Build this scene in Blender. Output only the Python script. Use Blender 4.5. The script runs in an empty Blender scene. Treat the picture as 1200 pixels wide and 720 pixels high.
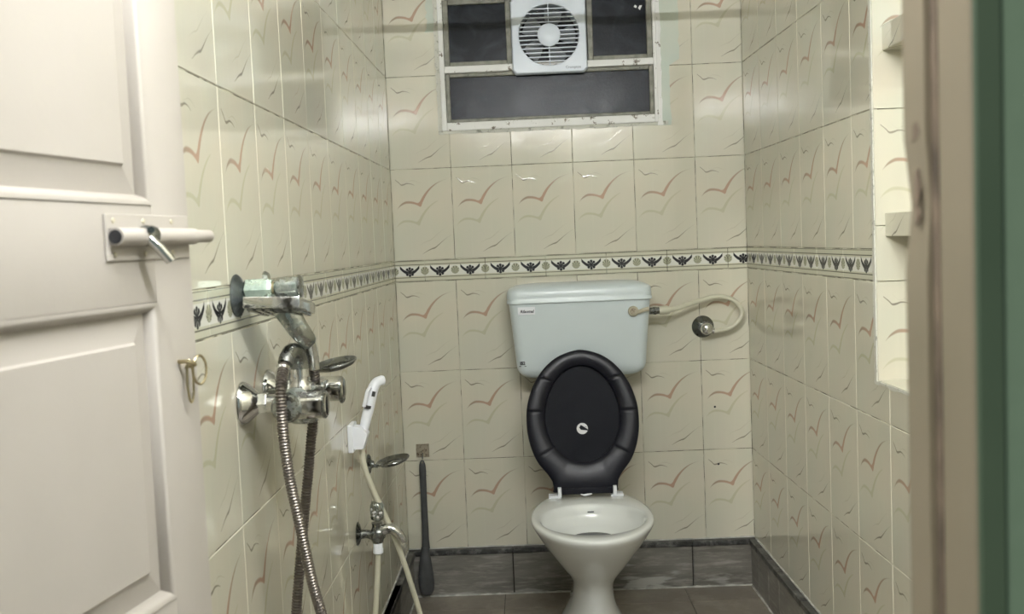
import bpy, bmesh, math, random
from mathutils import Vector, Matrix
random.seed(7)
SC = bpy.context.scene
COL = SC.collection
PI = math.pi
V = Vector

# ------------------------------------------------------------------ camera
cam_d = bpy.data.cameras.new('camera')
cam = bpy.data.objects.new('camera', cam_d)
COL.objects.link(cam)
YAW, PIT, ROL = -0.0157, 0.0648, -0.0419
CP = V((0.4336, -3.3149, 1.1785))
fw = V((math.sin(YAW) * math.cos(PIT), math.cos(YAW) * math.cos(PIT), -math.sin(PIT)))
rt = V((math.cos(YAW), -math.sin(YAW), 0)); up = rt.cross(fw)
r2 = rt * math.cos(ROL) + up * math.sin(ROL); u2 = -rt * math.sin(ROL) + up * math.cos(ROL)
M = Matrix.Identity(4)
for i in range(3):
    M[i][0] = r2[i]; M[i][1] = u2[i]; M[i][2] = -fw[i]; M[i][3] = CP[i]
cam.matrix_world = M
cam_d.sensor_width = 36; cam_d.lens = 1175.9 / 1200 * 36
cam_d.clip_start = 0.02
cam_d.dof.use_dof = True; cam_d.dof.focus_distance = 2.7; cam_d.dof.aperture_fstop = 10
SC.camera = cam

# ------------------------------------------------------------------ world, exposure
w = bpy.data.worlds.new('world'); SC.world = w; w.use_nodes = True
w.node_tree.nodes['Background'].inputs[0].default_value = (0.80, 0.95, 0.88, 1)
w.node_tree.nodes['Background'].inputs[1].default_value = 0.30
SC.view_settings.view_transform = 'Standard'; SC.view_settings.look = 'None'
SC.view_settings.gamma = 1; SC.view_settings.use_curve_mapping = False
SC.view_settings.exposure = 0.0
TUBE_POWER = 530.0
FILL_POWER = 1500.0

# ------------------------------------------------------------------ node helper
class X:
    """a socket (or number) with arithmetic"""
    def __init__(s, nt, v): s.nt, s.v = nt, v
    def _m(s, op, *a):
        n = s.nt.nodes.new('ShaderNodeMath'); n.operation = op
        for i, q in enumerate((s,) + a):
            q = q.v if isinstance(q, X) else q
            if isinstance(q, (int, float)): n.inputs[i].default_value = q
            else: s.nt.links.new(q, n.inputs[i])
        return X(s.nt, n.outputs[0])
    def __add__(s, o): return s._m('ADD', o)
    __radd__ = __add__
    def __sub__(s, o): return s._m('SUBTRACT', o)
    def __rsub__(s, o): return X(s.nt, o)._m('SUBTRACT', s)
    def __mul__(s, o): return s._m('MULTIPLY', o)
    __rmul__ = __mul__
    def __truediv__(s, o): return s._m('DIVIDE', o)
    def abs(s): return s._m('ABSOLUTE')
    def clamp(s): return s._m('MINIMUM', 1.0)._m('MAXIMUM', 0.0)
    def mn(s, o): return s._m('MINIMUM', o)
    def mx(s, o): return s._m('MAXIMUM', o)
    def f(s, op, *a): return s._m(op, *a)

class NT:
    def __init__(s, name):
        s.m = bpy.data.materials.new(name); s.m.use_nodes = True
        s.nt = s.m.node_tree; s.b = s.nt.nodes['Principled BSDF']
    def n(s, t, **k):
        q = s.nt.nodes.new(t)
        for a, b in k.items(): setattr(q, a, b)
        return q
    def l(s, a, b): s.nt.links.new(a.v if isinstance(a, X) else a, b)
    def coord(s, which='Object'): return s.n('ShaderNodeTexCoord').outputs[which]
    def uv(s):
        q = s.n('ShaderNodeSeparateXYZ'); s.l(s.coord('UV'), q.inputs[0])
        return X(s.nt, q.outputs[0]), X(s.nt, q.outputs[1])
    def noise(s, scale, detail=3, vec=None, rough=.5, dist=0, stretch=None, out='Fac'):
        q = s.n('ShaderNodeTexNoise'); q.inputs['Scale'].default_value = scale
        q.inputs['Detail'].default_value = detail; q.inputs['Roughness'].default_value = rough
        q.inputs['Distortion'].default_value = dist
        v = vec if vec is not None else s.coord()
        if stretch:
            mp = s.n('ShaderNodeMapping'); s.l(v, mp.inputs[0]); mp.inputs['Scale'].default_value = stretch; v = mp.outputs[0]
        s.l(v, q.inputs['Vector'])
        return X(s.nt, q.outputs[out])
    def ramp(s, x, a, b): return ((x - a) * (1.0 / (b - a))).clamp()
    def mix(s, fac, a, b):
        q = s.n('ShaderNodeMix', data_type='RGBA')
        def put(v, i):
            if isinstance(v, X): v = v.v
            if isinstance(v, tuple): q.inputs[i].default_value = v if len(v) == 4 else v + (1,)
            elif isinstance(v, (int, float)): q.inputs[i].default_value = v
            else: s.l(v, q.inputs[i])
        put(fac, 0); put(a, 6); put(b, 7)
        return q.outputs[2]
    def fcurve(s, x, pts):
        q = s.n('ShaderNodeFloatCurve'); s.l(x, q.inputs['Value'])
        c = q.mapping.curves[0]
        c.points[0].location = pts[0]; c.points[1].location = pts[-1]
        for p in pts[1:-1]: c.points.new(*p)
        for p in c.points: p.handle_type = 'AUTO_CLAMPED'
        q.mapping.update()
        return X(s.nt, q.outputs[0])
    def bump(s, h, strength=.2, dist=.002):
        q = s.n('ShaderNodeBump'); q.inputs['Strength'].default_value = strength
        q.inputs['Distance'].default_value = dist; s.l(h, q.inputs['Height']); s.l(q.outputs[0], s.b.inputs['Normal'])
    def base(s, c):
        if isinstance(c, tuple): s.b.inputs['Base Color'].default_value = c if len(c) == 4 else c + (1,)
        else: s.l(c, s.b.inputs['Base Color'])
    def set(s, **k):
        for a, b in k.items():
            i = s.b.inputs[a.replace('_', ' ')]
            if isinstance(b, X) or not isinstance(b, (int, float, tuple)): s.l(b, i)
            else: i.default_value = b
        return s

# ------------------------------------------------------------------ materials
MAT = {}
def simple(name, col, rough=.5, metal=0, var=.06, scale=6, **k):
    t = NT(name)
    n = t.noise(scale, 3)
    c2 = tuple(max(0, c * (1 - var * 2)) for c in col)
    t.base(t.mix(t.ramp(n, .35, .7), col, c2)); t.set(Roughness=rough, Metallic=metal)
    for a, b in k.items(): t.set(**{a: b})
    MAT[name] = t.m; return t

def tile_material(name, birds=True):
    t = NT(name); u, v = t.uv()
    rnd = X(t.nt, t.n('ShaderNodeObjectInfo').outputs['Random'])
    oc = t.coord()
    n1 = t.noise(5, 2, oc); n2 = t.noise(9, 2, oc, stretch=(1, 1, .3))
    base = t.mix(t.ramp(n1, .35, .68), (.640, .595, .485), (.575, .580, .475))
    base = t.mix(t.ramp(n2, .45, .75) * .55, base, (.625, .575, .490))
    base = t.mix(rnd * .35, base, (.575, .545, .44))
    streak = t.noise(60, 2, oc, stretch=(1, 1, .02))
    base = t.mix(t.ramp(streak, .55, .75) * .18, base, (.68, .66, .55))
    K = 90.0
    def bird(uu, vv, lo, hi, u0, u1):
        l = t.fcurve(uu, lo); h = t.fcurve(uu, hi)
        m = ((vv - l) * K).clamp() * ((h - vv) * K).clamp()
        return m * ((uu - u0) * 200).clamp() * ((u1 - uu) * 200).clamp()
    HI = [(0, .50), (.09, .578), (.16, .632), (.26, .658), (.36, .650), (.43, .636), (.46, .648), (.51, .700), (.60, .772), (.73, .838), (.84, .868), (.94, .884), (1, .89)]
    LO = [(0, .50), (.09, .566), (.16, .602), (.26, .622), (.36, .614), (.43, .596), (.47, .582), (.51, .630), (.60, .730), (.73, .815), (.84, .855), (.94, .878), (1, .89)]
    relief = None
    if birds:
        main = bird(u, v, LO, HI, .085, .95)
        body = 1.0 - t.ramp((u - .46).abs(), .05, .36)
        col_main = t.mix(body, (.27, .215, .16), (.43, .265, .190))
        sh = bird(u + .035, v + .205, LO, HI, .085, .80)
        def line(uu, vv, pts, th, u0, u1, mid):
            l = t.fcurve(uu, pts); k = (1.0 - (uu - mid).abs() * 3.2).mx(.25)
            m = ((th * k - (vv - l).abs()) * 160).clamp()
            return m * ((uu - u0) * 200).clamp() * ((u1 - uu) * 200).clamp()
        TL = [(0, .93), (.07, .893), (.125, .862), (.18, .832), (.215, .836), (.27, .846), (.33, .840), (.39, .822), (1, .6)]
        BR = [(0, .0), (.47, .070), (.56, .102), (.63, .122), (.68, .132), (.74, .162), (.84, .216), (.96, .268), (1, .28)]
        tl = line(u, v, TL, .011, .07, .39, .2); br = line(u, v, BR, .011, .47, .97, .67)
        tl2 = line(u - .07, v - .03, TL, .006, .09, .42, .3); br2 = line(u + .07, v - .085, BR, .008, .5, .95, .7)
        c = t.mix(sh * .42, base, (.38, .37, .20))
        c = t.mix((tl2 + br2).clamp() * .35, c, (.33, .29, .21))
        c = t.mix(main * .88, c, col_main)
        c = t.mix((tl + br).clamp() * .8, c, (.17, .15, .115))
        relief = (main + tl + br + br2 * .5).clamp()
    else:
        c = t.mix(.35, base, (.53, .57, .47))
    t.base(c)
    wav = t.noise(7, 1, oc)
    rgh = t.noise(30, 4, oc)
    t.set(Roughness=t.ramp(rgh, .3, .9) * .05 + .075)
    t.b.inputs['Specular IOR Level'].default_value = .72
    h = wav * 1.6 + rgh * .02
    if relief is not None: h = h + relief * .35
    t.bump(h, .35, .0012)
    MAT[name] = t.m
tile_material('bird_tile'); tile_material('plain_tile', False)

def border_material():
    t = NT('border_tile'); u, v = t.uv()        # u: 0..1 over one 20 cm tile, v: 0..1 over 7 cm
    def stripe(c, hw, soft=60): return ((hw - (v - c).abs()) * soft).clamp()
    def cell(off, sx=10.0):
        q = (u * 2.0 + off).f('FRACT') - .5     # two repeats per tile
        p = q * .1 / .0703; y = v - .50
        return p, y
    base = t.mix(stripe(.5, .24), (.56, .55, .43), (.70, .70, .64))
    # dark palmette with wings
    p, y = cell(0.0)
    yy = y + .035
    r = (p * p + yy * yy).f('SQRT'); th = p.f('ARCTAN2', yy)
    pet = (th * 4.0).f('COSINE').abs()
    fan = (((.205 + pet * .040) - r) * 40).clamp()
    hole = ((r - .065) * 40).clamp() * ((.30 - pet) * 6).clamp()
    wing_y = (p.abs() * p.abs()) * 1.35 - .09
    wing = ((.088 - (y - wing_y).abs()) * 40).clamp() * ((.47 - p.abs()) * 40).clamp() * ((p.abs() - .08) * 40).clamp()
    dark = (fan * (1.0 - hole * .8)).mx(wing)
    # pale shell
    p2, y2 = cell(.5)
    r2_ = (p2 * p2 + y2 * y2).f('SQRT'); th2 = p2.f('ARCTAN2', y2 + .1)
    pet2 = (th2 * 6.0).f('COSINE').abs()
    shell = ((.20 - r2_) * 40).clamp()
    c = t.mix(shell, base, t.mix(pet2, (.09, .09, .06), (.46, .46, .34)))
    c = t.mix(dark, c, (.022, .022, .025))
    lines = stripe(.965, .018).mx(stripe(.80, .024)).mx(stripe(.20, .024)).mx(stripe(.035, .018))
    c = t.mix(lines * .9, c, (.05, .045, .035))
    t.base(c); t.set(Roughness=.22); t.bump(dark + shell * .5, .3, .0015)
    MAT['border_tile'] = t.m
border_material()

t = NT('grout'); n = t.noise(14, 3); n2 = t.noise(120, 2)
t.base(t.mix(t.ramp(n, .44, .56), (.085, .078, .058), (.50, .48, .38))); t.set(Roughness=.9); MAT['grout'] = t.m
t = NT('peeling_white'); n = t.noise(30, 5, rough=.7); n2 = t.noise(5, 3)
c = t.mix(t.ramp(n, .575, .62), (.80, .80, .78), (.17, .14, .105)); t.base(t.mix(t.ramp(n2, .5, .8) * .35, c, (.45, .42, .34)))
t.set(Roughness=.6); t.bump(n, .5, .003); MAT['peeling_white'] = t.m
t = NT('cement_edge'); n = t.noise(45, 5, rough=.7)
t.base(t.mix(t.ramp(n, .55, .68), (.58, .58, .52), (.24, .24, .20))); t.set(Roughness=.85); t.bump(n, .8, .004); MAT['cement_edge'] = t.m
t = NT('sash_paint'); n = t.noise(40, 4)
t.base(t.mix(t.ramp(n, .4, .75), (.235, .235, .195), (.12, .115, .09))); t.set(Roughness=.55); t.bump(n, .3, .002); MAT['sash_paint'] = t.m
t = NT('patched_plaster'); n = t.noise(8, 3)
t.base(t.mix(t.ramp(n, .4, .7), (.47, .54, .47), (.53, .56, .47))); t.set(Roughness=.4); t.bump(n, .3, .003); MAT['patched_plaster'] = t.m
t = NT('dark_glass'); n = t.noise(160, 3); n2 = t.noise(9, 4, dist=1.5)
t.base(t.mix(t.ramp(n2, .45, .8), (.006, .008, .012), (.030, .036, .044)))
t.set(Roughness=t.ramp(n2, .2, .8) * .12 + .18, Specular_IOR_Level=.09); t.bump(n, .3, .001); MAT['dark_glass'] = t.m
t = NT('door_paint'); n = t.noise(4, 3); n2 = t.noise(25, 5, rough=.6); n3 = t.noise(3, 2, stretch=(6, 1, 1))
c = t.mix(t.ramp(n, .35, .7), (.405, .375, .338), (.37, .342, .302)); c = t.mix(t.ramp(n2, .66, .74) * .35, c, (.36, .32, .25))
t.base(c); t.set(Roughness=.45); t.bump(n2 + n3, .25, .002); MAT['door_paint'] = t.m
t = NT('frame_paint'); n = t.noise(5, 3); n2 = t.noise(22, 4, stretch=(1, 1, .5))
c = t.mix(t.ramp(n, .35, .7), (.205, .172, .125), (.175, .150, .105)); c = t.mix(t.ramp(n2, .68, .74) * .7, c, (.09, .07, .05))
t.base(c); t.set(Roughness=.5); t.bump(n2, .3, .002); MAT['frame_paint'] = t.m
simple('worn_wood', (.16, .12, .085), .8, var=.3, scale=40)
t = NT('green_paint'); n = t.noise(3, 4); n2 = t.noise(40, 4); n3 = t.noise(9, 2)
c = t.mix(t.ramp(n, .3, .7), (.135, .200, .140), (.150, .220, .158)); c = t.mix(t.ramp(n3, .68, .76) * .4, c, (.05, .09, .06))
t.base(c); t.set(Roughness=.6); t.bump(n2, .4, .004); MAT['green_paint'] = t.m
simple('ceiling_white', (.72, .72, .66), .8)
def stone(name, a, b, c, mottled):
    t = NT(name)
    n = t.noise(3.0 if not mottled else 70, 6, rough=.65, stretch=(1, 1, 5.0) if not mottled else None, dist=.6)
    n2 = t.noise(26, 5, rough=.7, stretch=(.35, .35, 2.6) if not mottled else None)
    col = t.mix(t.ramp(n, .38, .64), a, b); col = t.mix(t.ramp(n2, .50, .78) * .7, col, c)
    t.base(col); t.set(Roughness=.38); t.bump(n2, .25, .002); MAT[name] = t; return t, col
t, col = stone('skirting_stone', (.21, .20, .178), (.12, .112, .098), (.44, .42, .38), False)
sp = t.n('ShaderNodeSeparateXYZ'); t.l(t.coord(), sp.inputs[0])
zz = X(t.nt, sp.outputs[2]); xx = X(t.nt, sp.outputs[0]); nz = t.noise(16, 5, stretch=(.5, 1, 2.5))
spot = (1.0 - ((xx - .80) * 7.5).f('POWER', 2.0)).clamp()
lime = t.ramp(nz + (0.055 - zz) * 4.0 * spot + spot * .06, .58, .66) * spot
lime = (lime + t.ramp(nz + (0.03 - zz) * 3.0, .62, .70) * .45).clamp()
t.base(t.mix(lime * .8, col, (.52, .52, .49))); MAT['skirting_stone'] = t.m
t, _ = stone('floor_stone', (.27, .24, .20), (.175, .152, .125), (.38, .345, .29), False)
mp = None; MAT['floor_stone'] = t.m
t, _ = stone('speckled_granite', (.05, .05, .048), (.018, .018, .018), (.33, .33, .31), True); MAT['speckled_granite'] = t.m
simple('caulk_white', (.60, .60, .56), .7, var=.25, scale=30)
simple('dark_seam', (.035, .03, .025), .8)
simple('ceramic_white', (.76, .78, .755), .10, var=.02, Coat_Weight=.3)
simple('cistern_plastic', (.60, .67, .685), .28, var=.02)
simple('cream_plastic', (.60, .585, .46), .40, var=.06)
simple('aged_cream', (.50, .46, .34), .5, var=.12, scale=20)
simple('white_plastic', (.78, .80, .84), .30, var=.02)
simple('fan_plastic', (.66, .72, .80), .36, var=.02)
simple('fan_blade_grey', (.28, .30, .32), .35, var=.05)
simple('dark_void', (.012, .013, .016), .6)
t = simple('seat_black', (.006, .0065, .012), .36, var=.05); t.set(Specular_IOR_Level=.28)
t = simple('lid_black', (.004, .005, .009), .55, var=.1)
t.set(Specular_IOR_Level=.12)
simple('sticker_white', (.72, .72, .72), .4)
simple('print_black', (.03, .03, .04), .5)
simple('print_grey', (.22, .25, .30), .5)
simple('water_dark', (.015, .015, .02), .05)
simple('brush_grey', (.055, .058, .060), .5, var=.15, scale=30)
simple('rubber', (.04, .04, .04), .6)
def metal(name, col, dirt, r0=.10, amt=.5, scale=60):
    t = NT(name); n = t.noise(scale, 5, rough=.7); n2 = t.noise(14, 3)
    k = t.ramp(n * .6 + n2 * .4, .50, .62) * amt
    t.base(t.mix(k, col, dirt)); t.set(Metallic=1.0 - k * .55, Roughness=k * .4 + r0); t.bump(n, .12, .001); MAT[name] = t.m
metal('chrome', (.62, .62, .60), (.20, .20, .17), .10, .45)
metal('chrome_clean', (.70, .70, .69), (.30, .30, .28), .08, .25)
metal('stained_chrome', (.42, .44, .42), (.16, .20, .17), .22, .9, 40)
metal('tarnished_flange', (.15, .17, .175), (.07, .085, .09), .38, .9, 90)
metal('green_chrome', (.48, .58, .53), (.26, .34, .29), .25, .8, 50)
metal('dark_chrome', (.24, .25, .24), (.10, .10, .09), .20, .6)
metal('hose_steel', (.20, .18, .16), (.07, .055, .045), .36, .9, 120)
metal('rusty_plate', (.42, .38, .30), (.12, .08, .05), .45, 1.0, 120)
metal('brass_worn', (.42, .36, .22), (.20, .16, .10), .35, .8)
t = NT('tube_glow'); t.base((.9, .9, .9)); t.b.inputs['Emission Color'].default_value = (.970, .985, .995, 1); t.b.inputs['Emission Strength'].default_value = TUBE_POWER; MAT['tube_glow'] = t.m

# ------------------------------------------------------------------ mesh helpers
def put(name, bm, mat, parent=None, world=False, smooth=40, label=None, kind=None):
    if world and parent is not None:
        m = parent.matrix_basis.copy(); q_ = parent.parent
        while q_ is not None: m = q_.matrix_basis @ m; q_ = q_.parent
        bm.transform(m.inverted())
    bmesh.ops.recalc_face_normals(bm, faces=bm.faces)
    me = bpy.data.meshes.new(name); bm.to_mesh(me); bm.free()
    if smooth:
        me.shade_smooth(); me.set_sharp_from_angle(angle=math.radians(smooth))
    o = bpy.data.objects.new(name, me); COL.objects.link(o)
    me.materials.append(MAT[mat])
    if parent is not None: o.parent = parent
    if label: o['label'] = label
    if kind: o['kind'] = kind
    return o
def put_copy(src, name, parent, loc, rot=None):
    o = src.copy(); o.name = name; COL.objects.link(o); o.parent = parent; o.location = loc
    if rot: o.rotation_euler = rot
    return o
def thing(name, label, cat, loc=(0, 0, 0), rz=0, group=None):
    o = bpy.data.objects.new(name, None); COL.objects.link(o)
    o.empty_display_size = .05
    o.rotation_euler = (0, 0, rz); o.location = loc
    o.matrix_basis = Matrix.Translation(V(loc)) @ Matrix.Rotation(rz, 4, 'Z')
    o['label'] = label; o['category'] = cat
    if group: o['group'] = group
    return o
def tag(o, label, cat, group=None):
    o['label'] = label; o['category'] = cat
    if group: o['group'] = group
    return o
def new(): return bmesh.new()
def box(bm, x0, x1, y0, y1, z0, z1, bev=0, seg=1):
    vs = [bm.verts.new((x, y, z)) for x in (x0, x1) for y in (y0, y1) for z in (z0, z1)]
    F = [(0, 1, 3, 2), (4, 6, 7, 5), (0, 4, 5, 1), (2, 3, 7, 6), (0, 2, 6, 4), (1, 5, 7, 3)]
    fs = [bm.faces.new([vs[i] for i in f]) for f in F]
    if bev:
        es = set(e for f in fs for e in f.edges)
        bmesh.ops.bevel(bm, geom=list(es), offset=bev, segments=seg, affect='EDGES', profile=.6)
    return bm
def frame_of(d):
    d = V(d).normalized(); a = V((0, 0, 1)) if abs(d.z) < .9 else V((1, 0, 0))
    x = a.cross(d).normalized(); return x, d.cross(x).normalized(), d
def loft(bm, rings, cap0=True, cap1=True, closed=True):
    R = [[bm.verts.new(p) for p in r] for r in rings]
    n = len(R[0])
    for a, b in zip(R, R[1:]):
        for i in range(n if closed else n - 1):
            j = (i + 1) % n
            try: bm.faces.new((a[i], a[j], b[j], b[i]))
            except ValueError: pass
    if cap0: bm.faces.new(R[0][::-1])
    if cap1: bm.faces.new(R[-1])
    return bm
def lathe(bm, o, d, prof, n=24, caps=True):
    x, y, z = frame_of(d); o = V(o); rings = []
    for r, h in prof:
        r = max(r, 1e-4)
        rings.append([o + z * h + (x * math.cos(a) + y * math.sin(a)) * r for a in (2 * PI * i / n for i in range(n))])
    return loft(bm, rings, caps, caps)
def spline(pts, step=8):
    P = [V(p) for p in pts]; P = [P[0] * 2 - P[1]] + P + [P[-1] * 2 - P[-2]]; out = []
    for i in range(1, len(P) - 2):
        a, b, c, d = P[i - 1:i + 3]
        for k in range(step):
            t = k / step
            out.append(.5 * ((2 * b) + (c - a) * t + (2 * a - 5 * b + 4 * c - d) * t * t + (3 * b - a - 3 * c + d) * t ** 3))
    out.append(P[-2]); return out
def resample(P, ds):
    out = [P[0]]; acc = 0
    for a, b in zip(P, P[1:]):
        L = (b - a).length; t = ds - acc
        while t <= L: out.append(a + (b - a) * (t / L)); t += ds
        acc = (acc + L) % ds
    return out
def tube(bm, P, r, n=12, caps=True, sq=1.0, ref=None):
    """r: number or function(i, total); sq flattens the second axis"""
    P = [V(p) for p in P]; T = []
    for i in range(len(P)):
        a = P[max(0, i - 1)]; b = P[min(len(P) - 1, i + 1)]; T.append((b - a).normalized())
    x, y, _ = frame_of(T[0])
    if ref is not None:
        x = (V(ref) - T[0] * V(ref).dot(T[0])).normalized(); y = T[0].cross(x)
    rings = []
    for i, (p, t) in enumerate(zip(P, T)):
        x = (x - t * x.dot(t)).normalized(); y = t.cross(x)
        rr = r(i, len(P)) if callable(r) else r
        rings.append([p + x * (math.cos(a) * rr) + y * (math.sin(a) * rr * sq) for a in (2 * PI * k / n for k in range(n))])
    return loft(bm, rings, caps, caps)
def prism(bm, poly, y0, y1, bev=0):
    """poly in x,z ; extruded from y0 (front) to y1"""
    a = [bm.verts.new((x, y0, z)) for x, z in poly]; b = [bm.verts.new((x, y1, z)) for x, z in poly]
    n = len(a); f = bm.faces.new(a); bm.faces.new(b[::-1])
    for i in range(n): bm.faces.new((a[i], b[i], b[(i + 1) % n], a[(i + 1) % n]))
    if bev: bmesh.ops.bevel(bm, geom=list(f.edges), offset=bev, segments=1, affect='EDGES')
    return bm
def text_mesh(s, size, name='lettering', bold=0.0, shear=0):
    c = bpy.data.curves.new(name, 'FONT'); c.body = s; c.size = size; c.extrude = .0003; c.offset = bold
    c.align_x = 'CENTER'; c.align_y = 'CENTER'; c.shear = shear; c.resolution_u = 3
    o = bpy.data.objects.new(name, c); COL.objects.link(o)
    bpy.context.view_layer.update()
    me = bpy.data.meshes.new_from_object(o.evaluated_get(bpy.context.evaluated_depsgraph_get()))
    bpy.data.objects.remove(o); bm = bmesh.new(); bm.from_mesh(me); bpy.data.meshes.remove(me)
    bm.transform(Matrix.Rotation(PI / 2, 4, 'X'))     # readable from -y
    return bm

# ------------------------------------------------------------------ walls: local x = to the viewer's right, y = into the wall, z = up
W = 1.1617; DEPTH = 2.82; TOP = 2.42
AL = math.atan(.0101); AR = math.atan(.0207)
def struct(name, bm, mat, loc=(0, 0, 0), rz=0, smooth=None):
    o = put(name, bm, mat, smooth=smooth, kind='structure')
    o.location = loc; o.rotation_euler = (0, 0, rz)
    o.matrix_basis = Matrix.Translation(V(loc)) @ Matrix.Rotation(rz, 4, 'Z')
    return o
WIN = (.178, .886, 1.549, 1.992)
bm = new()
G = .0014                                # grout lies this far behind the tile face
box(bm, -.16, WIN[0], G, .12, 0, TOP); box(bm, WIN[1], W + .16, G, .12, 0, TOP)
box(bm, WIN[0], WIN[1], G, .12, 0, WIN[2]); box(bm, WIN[0], WIN[1], G, .12, WIN[3], TOP)
wall_back = struct('wall_back', bm, 'grout')
bm = new(); box(bm, -3.0, 0, G, .12, 0, TOP)
wall_left = struct('wall_left', bm, 'grout', (0, 0, 0), PI / 2 - AL)
NI = (1.140, 1.80, .843, 1.99, .13)      # niche in the right wall: u0, u1, z0, z1, depth
bm = new()
box(bm, 0, NI[0], G, .16, 0, TOP); box(bm, NI[1], 2.95, G, .16, 0, TOP)
box(bm, NI[0], NI[1], G, .16, 0, NI[2]); box(bm, NI[0], NI[1], G, .16, NI[3], TOP); box(bm, NI[0], NI[1], NI[4] + G, .16, NI[2], NI[3])
wall_right = struct('wall_right', bm, 'grout', (W, 0, 0), -PI / 2 + AR)

TG = .0008                               # half joint
def tile(name, parent, rect, uvr, mat, holes=None, shared={}):
    """rect x0,x1,z0,z1; uvr = uv rect of the whole tile the piece was cut from"""
    x0, x1, z0, z1 = rect
    key = None
    if holes is None:
        key = (round(x1 - x0, 4), round(z1 - z0, 4), mat, round((uvr[0] - x0), 4), round(uvr[2] - z0, 4), round(uvr[1] - uvr[0], 4))
    loc = V(((x0 + x1) / 2, 0, (z0 + z1) / 2))
    rot = (random.gauss(0, .0013), 0, random.gauss(0, .0013))
    if key in shared:
        return put_copy(shared[key], name, parent, loc, rot)
    poly = [(x0 + TG, z0 + TG), (x1 - TG, z0 + TG), (x1 - TG, z1 - TG), (x0 + TG, z1 - TG)]
    if holes: poly = holes
    bm = new(); prism(bm, poly, 0, .008, .0012)
    uvl = bm.loops.layers.uv.new('UVMap')
    for f in bm.faces:
        for l in f.loops:
            l[uvl].uv = ((l.vert.co.x - uvr[0]) / (uvr[1] - uvr[0]), (l.vert.co.z - uvr[2]) / (uvr[3] - uvr[2]))
    bm.transform(Matrix.Translation(-loc))
    o = put(name, bm, mat, parent, smooth=None)
    o.location = loc
    if not holes: o.rotation_euler = rot
    if key: shared[key] = o
    return o
ZB = 1.06; BH = .0703; ZT = ZB + BH
ROWS = [(ZB - .9, ZB - .6), (ZB - .6, ZB - .3), (ZB - .3, ZB), (ZT, ZT + .3), (ZT + .3, ZT + .6), (ZT + .6, ZT + .9), (ZT + .9, ZT + 1.2)]
# back wall
for (z0, z1) in ROWS:
    for c in range(6):
        x0, x1 = c * .2, min(c * .2 + .2, W)
        uvr = (x0, x0 + .2, z0, z1)
        a, b, p, q = WIN
        mat = 'bird_tile'
        ox0, ox1, oz0, oz1 = max(x0, a), min(x1, b), max(z0, p), min(z1, q)
        if ox1 - ox0 < 1e-4 or oz1 - oz0 < 1e-4:
            tile('tile', wall_back, (x0, x1, z0, z1), uvr, mat); continue
        full_x = ox0 <= x0 + 1e-4 and ox1 >= x1 - 1e-4; full_z = oz0 <= z0 + 1e-4 and oz1 >= z1 - 1e-4
        if full_x and full_z: continue
        if full_x:
            if oz0 > z0: tile('tile', wall_back, (x0, x1, z0, oz0), uvr, mat)
            if oz1 < z1: tile('tile', wall_back, (x0, x1, oz1, z1), uvr, mat)
        elif full_z:
            if ox0 > x0: tile('tile', wall_back, (x0, ox0, z0, z1), uvr, mat)
            else: tile('tile', wall_back, (ox1, x1, z0, z1), uvr, mat)
        else:
            A, B, P, Q = x0 + TG, x1 - TG, z0 + TG, z1 - TG
            if ox0 > x0 and oz0 > z0: poly = [(A, P), (B, P), (B, oz0), (ox0, oz0), (ox0, Q), (A, Q)]
            elif ox0 <= x0 and oz0 > z0: poly = [(A, P), (B, P), (B, Q), (ox1, Q), (ox1, oz0), (A, oz0)]
            elif ox0 > x0: poly = [(A, P), (ox0, P), (ox0, oz1), (B, oz1), (B, Q), (A, Q)]
            else: poly = [(ox1, P), (B, P), (B, Q), (A, Q), (A, oz1), (ox1, oz1)]
            tile('tile', wall_back, (x0, x1, z0, z1), uvr, 'bird_tile', poly)
def border(parent, cuts, skip=None):
    for a, b, t0 in cuts:
        tile('border_tile', parent, (a, b, ZB, ZT), (t0, t0 + .2, ZB, ZT), 'border_tile')
cuts = [(0, .0987, -.1013)] + [(.0987 + .2 * k, min(.2987 + .2 * k, W), .0987 + .2 * k) for k in range(6) if .0987 + .2 * k < W]
border(wall_back, cuts)
for x_, z_ in ((1.0415, .6035), (1.048, .4105)):
    bm = new(); lathe(bm, (x_, .002, z_), (0, -1, 0), [(.0035, 0), (.0038, .0026), (.002, .003)], 9); put('nail_hole', bm, 'dark_void', wall_back, smooth=None)
# left wall: u = Y (negative towards the door)
for (z0, z1) in ROWS:
    for c in range(15):
        x1 = -c * .2; x0 = max(x1 - .2, -2.83)
        if x1 - x0 > .01: tile('tile', wall_left, (x0, x1, z0, z1), (x1 - .2, x1, z0, z1), 'bird_tile')
border(wall_left, [(-.1, 0, -.1)] + [(max(-.3 - .2 * k, -2.83), -.1 - .2 * k, -.3 - .2 * k) for k in range(14)])
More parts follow.
